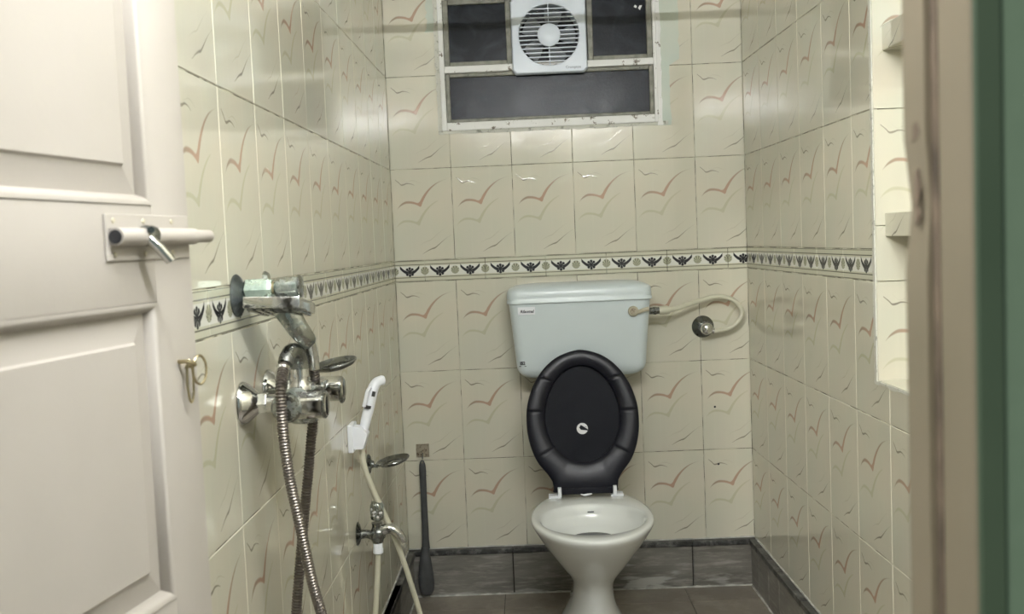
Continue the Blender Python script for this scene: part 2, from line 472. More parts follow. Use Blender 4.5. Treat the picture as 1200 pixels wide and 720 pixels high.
# right wall with niche
ed = [0, .2101] + [.2101 + .2 * k for k in range(1, 14)]
for (z0, z1) in ROWS:
    for x0, x1 in zip(ed, ed[1:]):
        x1 = min(x1, 2.85); uvr = (x0, x0 + (.2101 if x0 == 0 else .2), z0, z1)
        a, b, p, q = NI[:4]; a -= .010; p -= .004
        if x1 - x0 < .01: continue
        if x1 <= a or x0 >= b or z1 <= p or z0 >= q:
            tile('tile', wall_right, (x0, x1, z0, z1), uvr, 'bird_tile'); continue
        if x0 < a and z0 < p:
            A, B, P, Q = x0 + TG, x1 - TG, z0 + TG, z1 - TG
            tile('tile', wall_right, (x0, x1, z0, z1), uvr, 'bird_tile', [(A, P), (B, P), (B, p), (a, p), (a, Q), (A, Q)])
        elif x0 < a: tile('tile', wall_right, (x0, a, z0, z1), uvr, 'bird_tile')
        elif x1 > b and z0 >= p: tile('tile', wall_right, (b, x1, z0, z1), uvr, 'bird_tile')
        elif z0 < p: tile('tile', wall_right, (x0, x1, z0, p), uvr, 'bird_tile')
        elif z1 > q + .02: tile('tile', wall_right, (x0, x1, q, z1), uvr, 'bird_tile')
border(wall_right, [(0, .137, -.063)] + [(.137 + .2 * k, min(.337 + .2 * k, NI[0] - .01), .137 + .2 * k) for k in range(6) if .137 + .2 * k < NI[0] - .01]
       + [(NI[1], 1.937, 1.737)] + [(1.937 + .2 * k, 2.137 + .2 * k, 1.937 + .2 * k) for k in range(4)])
# cement edging round the niche
def ragged(x0, x1, z0, z1, amp=.002, step=.012, side='x'):
    pts = []
    n = max(2, int((z1 - z0) / step)) if side == 'x' else max(2, int((x1 - x0) / step))
    if side == 'x':
        for i in range(n + 1): pts.append((x0 + random.uniform(-amp, amp), z0 + (z1 - z0) * i / n))
        pts += [(x1, z1), (x1, z0)]
    else:
        for i in range(n + 1): pts.append((x0 + (x1 - x0) * i / n, z0 + random.uniform(-amp, amp)))
        pts += [(x1, z1), (x0, z1)]
    return pts
bm = new(); prism(bm, ragged(NI[0] - .0105, NI[0] + .002, NI[2] - .004, NI[3]), -.0015, .01)
prism(bm, ragged(NI[0] - .0105, NI[1], NI[2] - .006, NI[2] + .001, side='z'), -.001, .01)
put('cement_edging', bm, 'cement_edge', wall_right, smooth=None)
# tiled lining of the niche: far cheek (faces the door), sill, back, near cheek
def slab_uv(bm, fn):
    l_ = bm.loops.layers.uv.new('UVMap')
    for f in bm.faces:
        for l in f.loops: l[l_].uv = fn(l.vert.co)
for z0, z1 in ((NI[2], ZB), (ZB, 1.18), (1.18, 1.428), (1.428, 1.728), (1.728, NI[3])):
    off = {NI[2]: .76, 1.18: 1.128}.get(z0, z0)
    for u_a, u_b in ((NI[0] + .0005, NI[0] + .006), (NI[1] - .006, NI[1] - .0005)):
        bm = new(); box(bm, u_a, u_b, .001, NI[4], z0 + TG, z1 - TG, .0008)
        slab_uv(bm, lambda c, off=off: (c.y / .2, (c.z - off) / .3))
        put('niche_tile', bm, 'bird_tile', wall_right, smooth=None)
for k in range(3):
    a = NI[0] + .006 + k * .215; b = min(a + .213, NI[1] - .006)
    bm = new(); box(bm, a, b, .001, NI[4], NI[2] - .004, NI[2] + .003, .0008)
    slab_uv(bm, lambda c: (.02 + c.y * .2, .02)); put('niche_tile', bm, 'plain_tile', wall_right, smooth=None)
    for z0, z1 in ((NI[2], ZB), (ZB, 1.36), (1.36, 1.66), (1.66, 1.96)):
        bm = new(); box(bm, a, b, NI[4] - .006, NI[4], z0 + TG, z1 - TG, .0008)
        slab_uv(bm, lambda c, a=a, z0=z0: ((c.x - a) / .2, (c.z - z0) / .3)); put('niche_tile', bm, 'bird_tile', wall_right, smooth=None)
for z0, z1, lab in ((1.157, 1.207, 'lower tiled shelf slab in the wall niche'), (1.550, 1.603, 'upper tiled shelf slab in the wall niche')):
    bm = new(); box(bm, NI[0] + .0062, NI[1] - .0062, .021, NI[4] - .006, z0, z1, .0015)
    slab_uv(bm, lambda c, z0=z0: ((c.x - NI[0]) / .2 + .35, (c.z - z0) / .3 + .08 + c.y))
    put('niche_shelf', bm, 'bird_tile', wall_right, smooth=None, label=lab)

# skirting
SK = ROWS[0][0]
def skirting(name, parent_loc, rz, x0, x1, joints):
    bm = new(); box(bm, x0, x1, -.010, 0, 0, SK - .003); o = struct(name, bm, 'dark_seam', parent_loc, rz)
    js = [x0] + [j for j in joints if x0 < j < x1] + [x1]
    for a, b in zip(js, js[1:]):
        bm = new(); box(bm, a + .002, b - .002, -.018, -.006, .004, SK - .020, .001); put('skirting_tile', bm, 'skirting_stone', o, smooth=None)
        bm = new(); box(bm, a + .0005, b - .0005, -.024, .004, SK - .019, SK - .001, .003, 2); put('skirting_cap', bm, 'speckled_granite', o)
    poly = [(x0, .0005)]
    n = int((x1 - x0) / .02)
    for i in range(n + 1): poly.append((x0 + (x1 - x0) * i / n, random.uniform(.003, .0065)))
    poly.append((x1, .0005))
    bm = new(); prism(bm, poly, -.022, -.016); put('mortar_line', bm, 'caulk_white', o, smooth=None)
    poly = [(x0, SK - .0015)] + [(x0 + (x1 - x0) * i / n, SK + random.uniform(.0008, .0035)) for i in range(n + 1)] + [(x1, SK - .0015)]
    bm = new(); prism(bm, poly, -.0035, .002); put('mortar_line', bm, 'caulk_white', o, smooth=None)
    return o
skirting('baseboard_back', (0, 0, 0), 0, .0, W, (.35, .95))
skirting('baseboard_left', (0, 0, 0), PI / 2 - AL, -2.8, -.024, [-.35 - .6 * k for k in range(5)])
skirting('baseboard_right', (W, 0, 0), -PI / 2 + AR, .024, 2.8, [.12, .24, .36, .6, 1.2, 1.8, 2.4])

# floor, ceiling
bm = new(); box(bm, -.2, 1.4, -2.96, .1, -.05, -.003); floor = struct('floor', bm, 'dark_seam')
xs = [-.03, .32, .92, 1.22]; ys = [0, -.15] + [-.15 - .30 * k for k in range(1, 10)]
for i in range(3):
    for k in range(len(ys) - 1):
        y1_, y0_ = ys[k], max(ys[k + 1], -2.9)
        if y1_ - y0_ < .02: continue
        bm = new(); box(bm, xs[i] + .001, xs[i + 1] - .001, y0_ + .001, y1_ - .001, -.012, 0, .0008)
        o = put('floor_tile', bm, 'floor_stone', floor, smooth=None)
bm = new(); box(bm, -.2, 1.4, -2.96, .12, TOP, TOP + .08); struct('ceiling', bm, 'ceiling_white')

# front wall with the doorway (room side plastered, corridor side green)
JX = .634                                # right side of the door opening
bm = new()
GX = JX + .008
box(bm, GX, 2.6, -2.867, -2.82, 0, 2.7); box(bm, -1.6, -.075, -2.867, -2.82, 0, 2.7); box(bm, -.075, GX, -2.867, -2.82, 1.93, 2.7)
struct('wall_front', bm, 'green_paint', smooth=40)
bm = new(); box(bm, JX + .03, W + .06, -2.82, -2.812, 0, TOP); box(bm, -.03, JX + .03, -2.82, -2.812, 1.93, TOP)
put('plaster', bm, 'ceiling_white', bpy.data.objects['wall_front'], smooth=None)
bm = new(); box(bm, -1.6, 2.6, -5.2, -2.96, -.06, 0); struct('floor_corridor', bm, 'floor_stone')

# door frame: trim_1 with jambs, head and a stop bead
bm = new(); box(bm, JX - .004, GX, -2.871, -2.822, 0, 1.925, .0015)
trim = struct('trim_1', bm, 'frame_paint')
t = NT('dark_green'); n = t.noise(8, 4); t.base(t.mix(t.ramp(n, .3, .7), (.045, .075, .045), (.060, .092, .058))); t.set(Roughness=.6); MAT['dark_green'] = t.m
bm = new(); box(bm, JX - .0035, GX + .0005, -2.8735, -2.8705, 0, 1.925, .001); put('frame_face', bm, 'dark_green', trim, smooth=None, label='dark green face of the door frame')  # thin strip over the frame's front, darker green than the wall
bm = new()
pts = []
for i in range(60):
    z = i * .033; dx = 0
    for c, h, a in ((1.188, .014, .0035), (1.38, .02, .003)):
        dx += a * math.exp(-((z - c) / h) ** 2)
    pts.append((z, dx))
rings = []
for z, dx in pts:
    rings.append([V((JX - .0075 + dx * .6, -2.829, z)), V((JX - .0075 + dx, -2.802, z)), V((JX + .02, -2.802, z)), V((JX + .02, -2.829, z))])
loft(bm, rings); put('stop_bead', bm, 'frame_paint', trim, smooth=30)
bm = new(); box(bm, JX - .0046, JX + .01, -2.8365, -2.829, 0, 1.92); put('dark_gap', bm, 'worn_wood', trim, smooth=None)
bm = new()
for (z, h, wd) in ((1.224, .005, .005), (1.196, .010, .0035), (1.183, .005, .003)):
    prism(bm, [(-wd, z - h), (wd * .4, z - h * .6), (wd, z), (wd * .3, z + h), (-wd * .8, z + h * .7)], -.0009, 0)
bm.transform(Matrix.Translation((JX - .0068, -2.818, 0)) @ Matrix.Rotation(-PI / 2, 4, 'Z')); put('paint_chip', bm, 'worn_wood', trim, smooth=None)
bm = new(); box(bm, -.072, -.035, -2.89, -2.83, 0, 1.925, .0015); put('hinge_jamb', bm, 'frame_paint', trim, smooth=None)
bm = new(); box(bm, -.072, JX + .03, -2.871, -2.822, 1.888, 1.928, .0015); put('frame_head', bm, 'frame_paint', trim, smooth=None)

# ------------------------------------------------------------------ door leaf (swung into the room)
DA = PI / 2 - math.radians(10.222); DL = .622
TH = .034
bm = new(); box(bm, .552, DL, 0, TH, .012, 1.86, .0025, 2)
door = struct('door_1', bm, 'door_paint', (-.027, -2.88, 0), DA, smooth=40)
bm = new(); box(bm, 0, .075, 0, TH, .012, 1.86, .0025, 2); put('stile', bm, 'door_paint', door, label='hinge side stile of the cream door')
def rail(z0, z1):
    bm = new(); box(bm, .072, .555, .0005, TH - .0005, z0, z1, .0025, 2); put('rail', bm, 'door_paint', door)
PANELS = [(1.229, 1.74), (.838, 1.134), (.20, .745)]
rail(1.74, 1.86); rail(1.134, 1.229); rail(.745, .838); rail(.012, .20)
def panel(z0, z1):
    x0, x1 = .075, .552
    def R(i, y): return [V((x0 + i, y, z0 + i)), V((x1 - i, y, z0 + i)), V((x1 - i, y, z1 - i)), V((x0 + i, y, z1 - i))]
    bm = new(); loft(bm, [R(0, .026), R(0, .0125), R(.008, .0115), R(.036, .0065), R(.038, .0035)], True, True)
    put('panel', bm, 'door_paint', door, smooth=None)
    bm = new()                               # quarter-round moulding in the recess
    for (a, b) in (((x0, z0), (x1, z0)), ((x1, z0), (x1, z1)), ((x1, z1), (x0, z1)), ((x0, z1), (x0, z0))):
        cx_, cz_ = (x0 + x1) / 2, (z0 + z1) / 2
        d = V((b[0] - a[0], 0, b[1] - a[1])).normalized(); nrm = V((-d.z, 0, d.x))
        A = V((a[0], 0, a[1])); B = V((b[0], 0, b[1]))
        rr = []
        for P, s in ((A, 1), (B, -1)):
            prof = [(0, .014), (0, -.0004), (.003, -.0004), (.007, .0025), (.010, .010), (.010, .014)]
            rr.append([P + nrm * q + d * (q * s) + V((0, y, 0)) for q, y in prof])
        loft(bm, rr)
    put('moulding', bm, 'door_paint', door, smooth=50)
for p in PANELS: panel(*p)
# sliding tower bolt
bm = new(); box(bm, .470, .616, -.0022, .0002, 1.176, 1.219, .0006)
bolt = put('tower_bolt', bm, 'door_paint', door, smooth=None, label='painted metal sliding bolt on the door')
bm = new(); tube(bm, [(.474, -.009, 1.198), (.614, -.009, 1.198)], .0082, 16)
box(bm, .474, .614, -.006, -.002, 1.190, 1.206); put('barrel', bm, 'door_paint', bolt)
bm = new(); tube(bm, [(.60, -.009, 1.198), (.646, -.009, 1.198), (.648, -.009, 1.198)], lambda i, n: .0066 if i < n - 1 else .0055, 14); put('sliding_rod', bm, 'door_paint', bolt)
bm = new(); lathe(bm, (.4735, -.009, 1.198), (-1, 0, 0), [(.0064, -.001), (.0064, .0006)], 14); put('bore', bm, 'dark_void', bolt)
bm = new(); lathe(bm, (.526, -.010, 1.199), (1, 0, 0), [(.0075, -.007), (.0098, -.004), (.0098, .006), (.0075, .008)], 16)
tube(bm, [(.524, -.014, 1.205), (.515, -.020, 1.204)], .0035, 8); put('lever_collar', bm, 'dark_chrome', bolt)
bm = new(); tube(bm, [(.521, -.014, 1.196), (.524, -.022, 1.187), (.530, -.028, 1.176), (.531, -.029, 1.174)], lambda i, n: .0052, 12); put('lever', bm, 'chrome', bolt)
bm = new()
for x in (.482, .532, .583):
    for z in (1.213, 1.182): lathe(bm, (x, -.002, z), (0, -1, 0), [(.003, 0), (.0022, .0012)], 8)
put('screws', bm, 'aged_cream', bolt)
bm = new(); tube(bm, spline([(.584, .002, 1.071), (.584, -.010, 1.071), (.590, -.014, 1.068), (.596, -.010, 1.066), (.598, .002, 1.064)], 4), .0022, 8)
st = put('staple', bm, 'brass_worn', door, label='worn metal staple with a ring on the door edge')
def ringcurve(c, rx, rz, ax): return [V(c) + V((math.cos(a) * rx * ax, math.cos(a) * rx * (ax - 1) if ax < 1 else 0, math.sin(a) * rz)) for a in (2 * PI * i / 20 for i in range(21))]
bm = new(); tube(bm, ringcurve((.604, -.012, 1.060), .012, .015, .8), .0013, 6, False); put('ring', bm, 'brass_worn', st)
bm = new(); tube(bm, ringcurve((.591, -.008, 1.050), .005, .022, .7), .0012, 6, False); put('ring', bm, 'brass_worn', st)
bm = new()
for z in (.25, .95, 1.65): tube(bm, [(-.004, .004, z), (-.004, .004, z + .09)], .006, 10)
put('hinges', bm, 'dark_chrome', door)

# ------------------------------------------------------------------ window with louvre sashes
a, b, p, q = WIN
bm = new()
box(bm, a, a + .016, -.006, .05, p, q, .002); box(bm, b - .012, b, -.006, .05, p, q, .002)
window = struct('window_1', bm, 'peeling_white', smooth=None)
for nm, z0, z1 in (('sill', p, p + .026), ('transom', 1.735, 1.757), ('head', q - .020, q)):
    bm = new(); box(bm, a + .0161, b - .0121, -.008, .05, z0, z1, .002); put(nm, bm, 'peeling_white', window, smooth=None)
def sash(x0, x1, z0, z1, bar):
    bm = new(); y0, y1 = .000, .028
    box(bm, x0, x0 + bar, y0, y1, z0, z1, .002); box(bm, x1 - bar, x1, y0, y1, z0, z1, .002)
    box(bm, x0 + bar, x1 - bar, y0 + .0006, y1, z0, z0 + bar * .75, .002); box(bm, x0 + bar, x1 - bar, y0 + .0006, y1, z1 - bar * .9, z1, .002)
    s = put('sash', bm, 'sash_paint', window, smooth=None)
    bm = new(); box(bm, x0 + bar - .002, x1 - bar + .002, .014, .019, z0 + bar * .7, z1 - bar * .85); put('pane', bm, 'dark_glass', s, smooth=None)
    return s
s_low = sash(a + .0165, b - .0125, p + .0265, 1.7345, .014)
bm = new()
for x in (.27, .83): lathe(bm, (x, 0, 1.727), (0, -1, 0), [(.0022, 0), (.0018, .0008)], 8)
put('screws', bm, 'dark_void', s_low)
for x, h, r_ in ((.325, .05, -.03), (.405, .03, .02)):   # bent wires behind the panes
    pass
s_ul = sash(a + .0165, .417, 1.7575, q - .0205, .018)
s_ur = sash(.663, b - .0125, 1.7575, q - .0205, .018)
bm = new(); prism(bm, [(.818, 1.925), (.826, 1.921), (.829, 1.927), (.822, 1.932)], .0128, .0138); prism(bm, [(.832, 1.921), (.838, 1.914), (.845, 1.929), (.837, 1.929)], .0128, .0138)
put('paint_flake', bm, 'sticker_white', s_ur, smooth=None)
# cement and plaster repair round the frame
bm = new()
prism(bm, ragged(a - .013, a + .004, p - .01, q + .03, .0025), -.004, .004)
prism(bm, ragged(a - .012, b + .03, p - .010, p + .003, .0022, side='z'), -.003, .003)
put('cement_fill', bm, 'cement_edge', wall_back, smooth=None)
bm = new()
L_ = []
for i in range(26):
    z = 1.538 + i * (2.02 - 1.538) / 25
    L_.append(((.926 if z < 1.735 else .958) + random.uniform(-.003, .003), z))
prism(bm, [(b - .002, 1.538)] + L_ + [(b - .002, 2.02)], -.0022, .003)
put('plaster_patch', bm, 'patched_plaster', wall_back, smooth=None)
bm = new(); prism(bm, ragged(.140, a - .012, 1.87, q + .03, .006), -.0015, .003); put('plaster_patch', bm, 'patched_plaster', wall_back, smooth=None)
bm = new()
R_ = [(b + .012 + random.uniform(-.0025, .003), 1.538 + i * .0193) for i in range(26)]
prism(bm, [(b - .004, 1.538)] + R_ + [(b - .004, 2.02)], -.0045, .001); put('cement_fill', bm, 'peeling_white', wall_back, smooth=None)
bm = new(); box(bm, .0, 1.1, .40, .44, 1.3, 2.3); struct('wall_outer_shaft', bm, 'dark_seam')

# ------------------------------------------------------------------ exhaust fan
FX, FZ = .5375, 1.840; FR = .0975; HS = .1215
fan = thing('exhaust_fan', 'white square exhaust fan with round slatted grille set in the window', 'exhaust fan', (FX, -.012, FZ))
bm = new(); n = 64; rings = []
def sq_pt(ang, h):
    c, s = math.cos(ang), math.sin(ang); k = h / max(abs(c), abs(s)); return c * k, s * k
angs = [2 * PI * (i + .5) / n for i in range(n)]
def circ(r, y): return [V((math.cos(t_) * r, y, math.sin(t_) * r)) for t_ in angs]
def sqr(h, y, rad=.006):
    out = []
    for t_ in angs:
        x_, z_ = sq_pt(t_, h)
        ex, ez = abs(x_) - (h - rad), abs(z_) - (h - rad)
        if ex > 0 and ez > 0:
            l_ = math.hypot(ex, ez); x_ = math.copysign(h - rad + ex * rad / l_, x_); z_ = math.copysign(h - rad + ez * rad / l_, z_)
        out.append(V((x_, y, z_)))
    return out
rings = [sqr(HS, .012), sqr(HS, -.010), sqr(HS - .004, -.015), circ(FR + .003, -.017), circ(FR, -.0145), circ(FR, .055), circ(FR + .006, .055), circ(FR + .006, .012)]
loft(bm, rings + [rings[0]], False, False); bmesh.ops.remove_doubles(bm, verts=bm.verts, dist=1e-6)
put('faceplate', bm, 'fan_plastic', fan)
nb = 13
for k in range(nb):
    z = -FR + (k + 1) * 2 * FR / (nb + 1); hw = math.sqrt(max(0, (FR + .001) ** 2 - z * z))
    hub = math.sqrt(max(0, .034 ** 2 - z * z)) if abs(z) < .034 else 0
    for s in ((-1, 1) if hub else (0,)):
        x0, x1 = (-hw, hw) if s == 0 else ((-hw, -hub) if s < 0 else (hub, hw))
        bm = new(); box(bm, x0, x1, -.0145, -.006, z - .0017, z + .0017, .0005); put('grille_slat', bm, 'fan_plastic', fan, smooth=None)
for z0, z1 in ((-FR, -.030), (.030, FR)):
    bm = new(); box(bm, -.0012, .0012, -.0152, -.007, z0, z1); put('grille_rib', bm, 'fan_plastic', fan, smooth=None)
bm = new(); lathe(bm, (0, 0, 0), (0, -1, 0), [(.036, .004), (.0375, .013), (.036, .0165), (.030, .0185), (.012, .0205), (.0001, .021)], 32); put('hub_cap', bm, 'fan_plastic', fan)
for k in range(5):
    A0 = PI / 2 + .95 + k * 2 * PI / 5; rings = []
    for i in range(6):
        r = .026 + i * (.062 / 5); wd = .32 + .10 * math.sin(i / 5 * PI)
        R_ = []
        for j, tt in enumerate((-1, -.33, .33, 1)):
            t_ = A0 + wd * tt + .02 * i
            R_.append(V((math.cos(t_) * r, .022 + .010 * tt, math.sin(t_) * r)))
        R_ += [v + V((0, .0018, 0)) for v in R_[::-1]]
        rings.append(R_)
    bm = new(); loft(bm, rings); put('blade', bm, 'fan_blade_grey', fan)
bm = new(); lathe(bm, (0, .014, 0), (0, 1, 0), [(.026, 0), (.028, .002), (.028, .035)], 24); put('motor_hub', bm, 'fan_blade_grey', fan)
bm = new(); lathe(bm, (0, .052, 0), (0, 1, 0), [(FR - .0005, 0), (FR - .0005, .002)], 40); put('back_shutter', bm, 'dark_void', fan)
bm = text_mesh('Crompton', .0115, bold=.0001); bm.transform(Matrix.Translation((.075, -.0165, -.106))); put('lettering', bm, 'print_grey', fan, smooth=None)

# ------------------------------------------------------------------ cistern
TX = .5965
cis = thing('toilet_cistern', 'pale white flush cistern on the wall behind the toilet', 'cistern', (TX, -.10, .74))
def rrect(hw, y0, y1, z, r, n=5):
    """rounded rectangle ring in the horizontal plane at z (world), centre TX"""
    out = []
    for cx_, cy_, a0 in ((hw - r, y1 - r, 0), (-hw + r, y1 - r, PI / 2), (-hw + r, y0 + r, PI), (hw - r, y0 + r, 3 * PI / 2)):
        for i in range(n + 1):
            t_ = a0 + PI / 2 * i / n; out.append(V((TX + cx_ + math.cos(t_) * r, cy_ + math.sin(t_) * r, z)))
    return out
bm = new(); rings = []
for i in range(9):                         # rounded underside
    t_ = i / 8 * PI / 2; k = 1 - math.cos(t_)
    rings.append(rrect(.158 + .047 * math.sin(t_), -.172 + .03 * (1 - math.sin(t_)), -.004, .743 + .042 * k, .028))
for z in (.83, .90, .983): rings.append(rrect(.205 + (z - .785) * .088, -.172 - (z - .785) * .07, -.004, z, .030))
loft(bm, rings); put('tank', bm, 'cistern_plastic', cis, True, 50)
bm = new(); rings = [rrect(.2235, -.187, -.003, .982, .032), rrect(.2285, -.194, -.002, .984, .034), rrect(.2285, -.194, -.002, .992, .034), rrect(.2265, -.192, -.003, .995, .034), rrect(.2275, -.193, -.003, 1.003, .034), rrect(.2265, -.191, -.003, 1.018, .036)]
for i in range(1, 7):
    t_ = i / 6 * PI / 2; ins = .050 * (1 - math.cos(t_)); z = 1.018 + .018 * math.sin(t_)
    R_ = rrect(.2265 - ins, -.191 + ins * .8, -.003 - ins * .3, z, .036)
    rings.append([V((v.x, v.y, v.z + .008 * (1 - ((v.x - TX) / .22) ** 2) * math.sin(t_))) for v in R_])
loft(bm, rings); put('tank_lid', bm, 'cistern_plastic', cis, True, 50)
YF = -.1853
bm = new(); lathe(bm, (.762, YF + .002, .947), (0, -1, 0), [(.0165, 0), (.0165, .008), (.014, .012), (.0001, .0125)], 24)
lv = put('flush_lever', bm, 'aged_cream', cis, True)
bm = new(); tube(bm, spline([(.770, YF - .007, .944), (.782, YF - .009, .946), (.796, YF - .010, .951), (.810, YF - .010, .953)], 4), lambda i, n: .0068 - .0015 * i / n + (.001 if i > n - 4 else 0), 10, sq=.6, ref=(0, 0, 1))
put('lever_arm', bm, 'aged_cream', lv, True)
bm = new(); lathe(bm, (.762, YF - .0105, .947), (0, -1, 0), [(.010, 0), (.010, .001), (.0088, .0025), (.0001, .003)], 20); put('lever_button', bm, 'rusty_plate', lv, True)
bm = new(); box(bm, .402, .456, YF - .0020, YF + .001, .949, .973); lb = put('maker_label', bm, 'white_plastic', cis, True, None)
bm = text_mesh('Rilsomal', .0125, bold=.0004, shear=.25); bm.transform(Matrix.Translation((.430, YF - .0022, .959))); put('lettering', bm, 'print_black', lb, True, None)
bm = text_mesh('IS2', .0135, bold=.0006); bm.transform(Matrix.Translation((.4105, -.1732, .795))); put('quality_mark', bm, 'print_black', cis, True, None)
bm = new()
for x in (.402, .419): box(bm, x - .003, x + .003, -.1735, -.170, .785, .7866)
put('mark_bar', bm, 'print_black', cis, True, None)
bm = new(); tube(bm, spline([(.59, -.09, .75), (.59, -.09, .55), (.59, -.085, .42), (.587, -.11, .36), (.585, -.22, .345)], 6), .022, 16); put('flush_pipe', bm, 'ceramic_white', cis, True)

# inlet hose and stop cock
hz = thing('inlet_hose', 'cream looped water hose from the cistern to the stop cock', 'hose', (.84, -.11, .942))
bm = new(); tube(bm, spline([(.862, -.105, .940), (.902, -.095, .942), (.95, -.08, .953), (1.004, -.065, .967), (1.055, -.055, .974), (1.10, -.05, .961), (1.127, -.05, .930), (1.122, -.05, .897), (1.093, -.052, .872), (1.060, -.055, .864), (1.030, -.058, .862)], 8), .0078, 12)
put('tube', bm, 'cream_plastic', hz, True)
bm = new(); lathe(bm, (.853, -.107, .940), (1, 0, 0), [(.0135, 0), (.0145, .003), (.0145, .026), (.010, .034)], 12); put('coupling_nut', bm, 'cream_plastic', hz, True)
bm = new(); lathe(bm, (.822, -.112, .940), (1, .12, 0), [(.011, 0), (.011, .034)], 16); lathe(bm, (.834, -.111, .940), (1, .12, 0), [(.014, 0), (.014, .008)], 6); put('inlet_thread', bm, 'dark_chrome', hz, True)
sc = thing('stop_cock', 'round dull chrome stop cock on the tiles right of the cistern', 'valve', (1.009, 0, .873))
bm = new(); lathe(bm, (1.009, 0, .873), (0, -1, 0), [(.036, 0), (.0365, .002), (.034, .006), (.030, .008), (.028, .012), (.020, .016), (.018, .018)], 36); put('wall_flange', bm, 'dark_chrome', sc, True)
bm = new(); lathe(bm, (1.009, -.012, .873), (0, -1, 0), [(.014, 0), (.014, .05)], 20); tube(bm, [(1.009, -.055, .868), (1.036, -.058, .862)], .010, 14); put('body', bm, 'chrome', sc, True)
bm = new(); lathe(bm, (1.0105, -.058, .871), (.05, -1, 0), [(.015, 0), (.0195, .002), (.0195, .010), (.017, .018), (.011, .022), (.0001, .0235)], 24); put('knob', bm, 'chrome_clean', sc, True)

# ------------------------------------------------------------------ toilet
OX = .5905
wc = thing('toilet', 'white ceramic pedestal toilet with raised black seat', 'toilet', (OX, -.45, 0))
def ringp(a, yc, bf, bb, z, clip=.82, n=56):
    out = []
    for i in range(n):
        t_ = 2 * PI * i / n; c, s = math.cos(t_), math.sin(t_)
        y = s * bf if s < 0 else min(s * bb / clip, bb)
        out.append(V((OX + a * c, yc + y, z)))
    return out
bm = new()
prof = [  # z, half width, centre y, front len, back len
    (0, .112, -.42, .175, .23), (.012, .113, -.42, .176, .23), (.03, .104, -.42, .168, .23), (.07, .081, -.42, .150, .22), (.11, .066, -.43, .138, .22), (.14, .0605, -.44, .132, .22), (.165, .058, -.445, .130, .22), (.185, .0585, -.448, .132, .22), (.205, .0635, -.45, .138, .22),
    (.225, .0745, -.46, .146, .215), (.24, .0845, -.467, .155, .215), (.255, .095, -.475, .165, .215), (.29, .117, -.49, .188, .215), (.325, .138, -.505, .212, .22), (.355, .155, -.515, .232, .225), (.375, .166, -.52, .246, .23), (.386, .1715, -.523, .2525, .235), (.394, .1725, -.525, .254, .238), (.399, .1705, -.525, .252, .237), (.4015, .164, -.525, .246, .234)]
rings = [ringp(a_, yc, bf, bb, z) for z, a_, yc, bf, bb in prof]
def inner(a_, bf, bb, yc, z): return ringp(a_, yc, bf, bb, z, .999)
rings += [inner(.151, .170, .152, -.556, .4015), inner(.147, .165, .148, -.557, .399), inner(.144, .160, .144, -.558, .390), inner(.141, .152, .141, -.557, .375), inner(.130, .135, .128, -.552, .358), inner(.105, .105, .100, -.545, .346), inner(.078, .072, .072, -.536, .338), inner(.066, .060, .062, -.532, .325), inner(.060, .055, .058, -.532, .30)]
loft(bm, rings); put('bowl', bm, 'ceramic_white', wc, True, 60)
bm = new(); loft(bm, [inner(.0655, .0595, .0615, -.532, .322), inner(.066, .060, .062, -.532, .3345)]); put('water', bm, 'water_dark', wc, True, None)
bm = new()
bm.free()
for x in (.4925, .680):
    bm = new(); box(bm, x - .019, x + .019, -.335, -.298, .401, .4085, .002, 2); put('hinge_block', bm, 'white_plastic', wc, True)
# seat geometry: s up the tilted plane, x sideways, h towards the viewer
TL_ = math.radians(12.5); HP = V((OX - .0035, -.322, .416))
US = V((0, math.sin(TL_), math.cos(TL_))); NS = V((0, -math.cos(TL_), math.sin(TL_)))
def SP(x, s, h): return HP + V((x, 0, 0)) + US * s + NS * h
OUT = [(0, .096), (.012, .0975), (.03, .0985), (.055, .113), (.086, .138), (.12, .155), (.158, .166), (.20, .1715), (.25, .170), (.29, .161), (.322, .149), (.35, .133), (.372, .117), (.395, .094), (.413, .067), (.424, .040), (.430, .016)]
def outline(ins=0, s0=0.0):
    P = [(OX * 0 + w_, s) for s, w_ in OUT]
    pts = [V((w_, s, 0)) for w_, s in P]
    sm = spline([V((0.0, 0, 0)), V((.06, 0, 0))] + pts + [V((0, .432, 0))], 3)
    right = [(max(0, v.x), max(0, v.y)) for v in sm]
    full = right + [(-x, s) for x, s in right[::-1][1:-1]]
    c = (0, .22); out = []
    for x, s in full:
        d = math.hypot(x - c[0], s - c[1]); k = (d - ins) / d
        out.append((c[0] + (x - c[0]) * k, c[1] + (s - c[1]) * k))
    return out
O0 = outline()
def eggpt(ang):                              # inner opening, angle about (0,.236)
    c, s = math.cos(ang), math.sin(ang)
    return (.1135 * c * (1 - .06 * s), .236 + .147 * s)
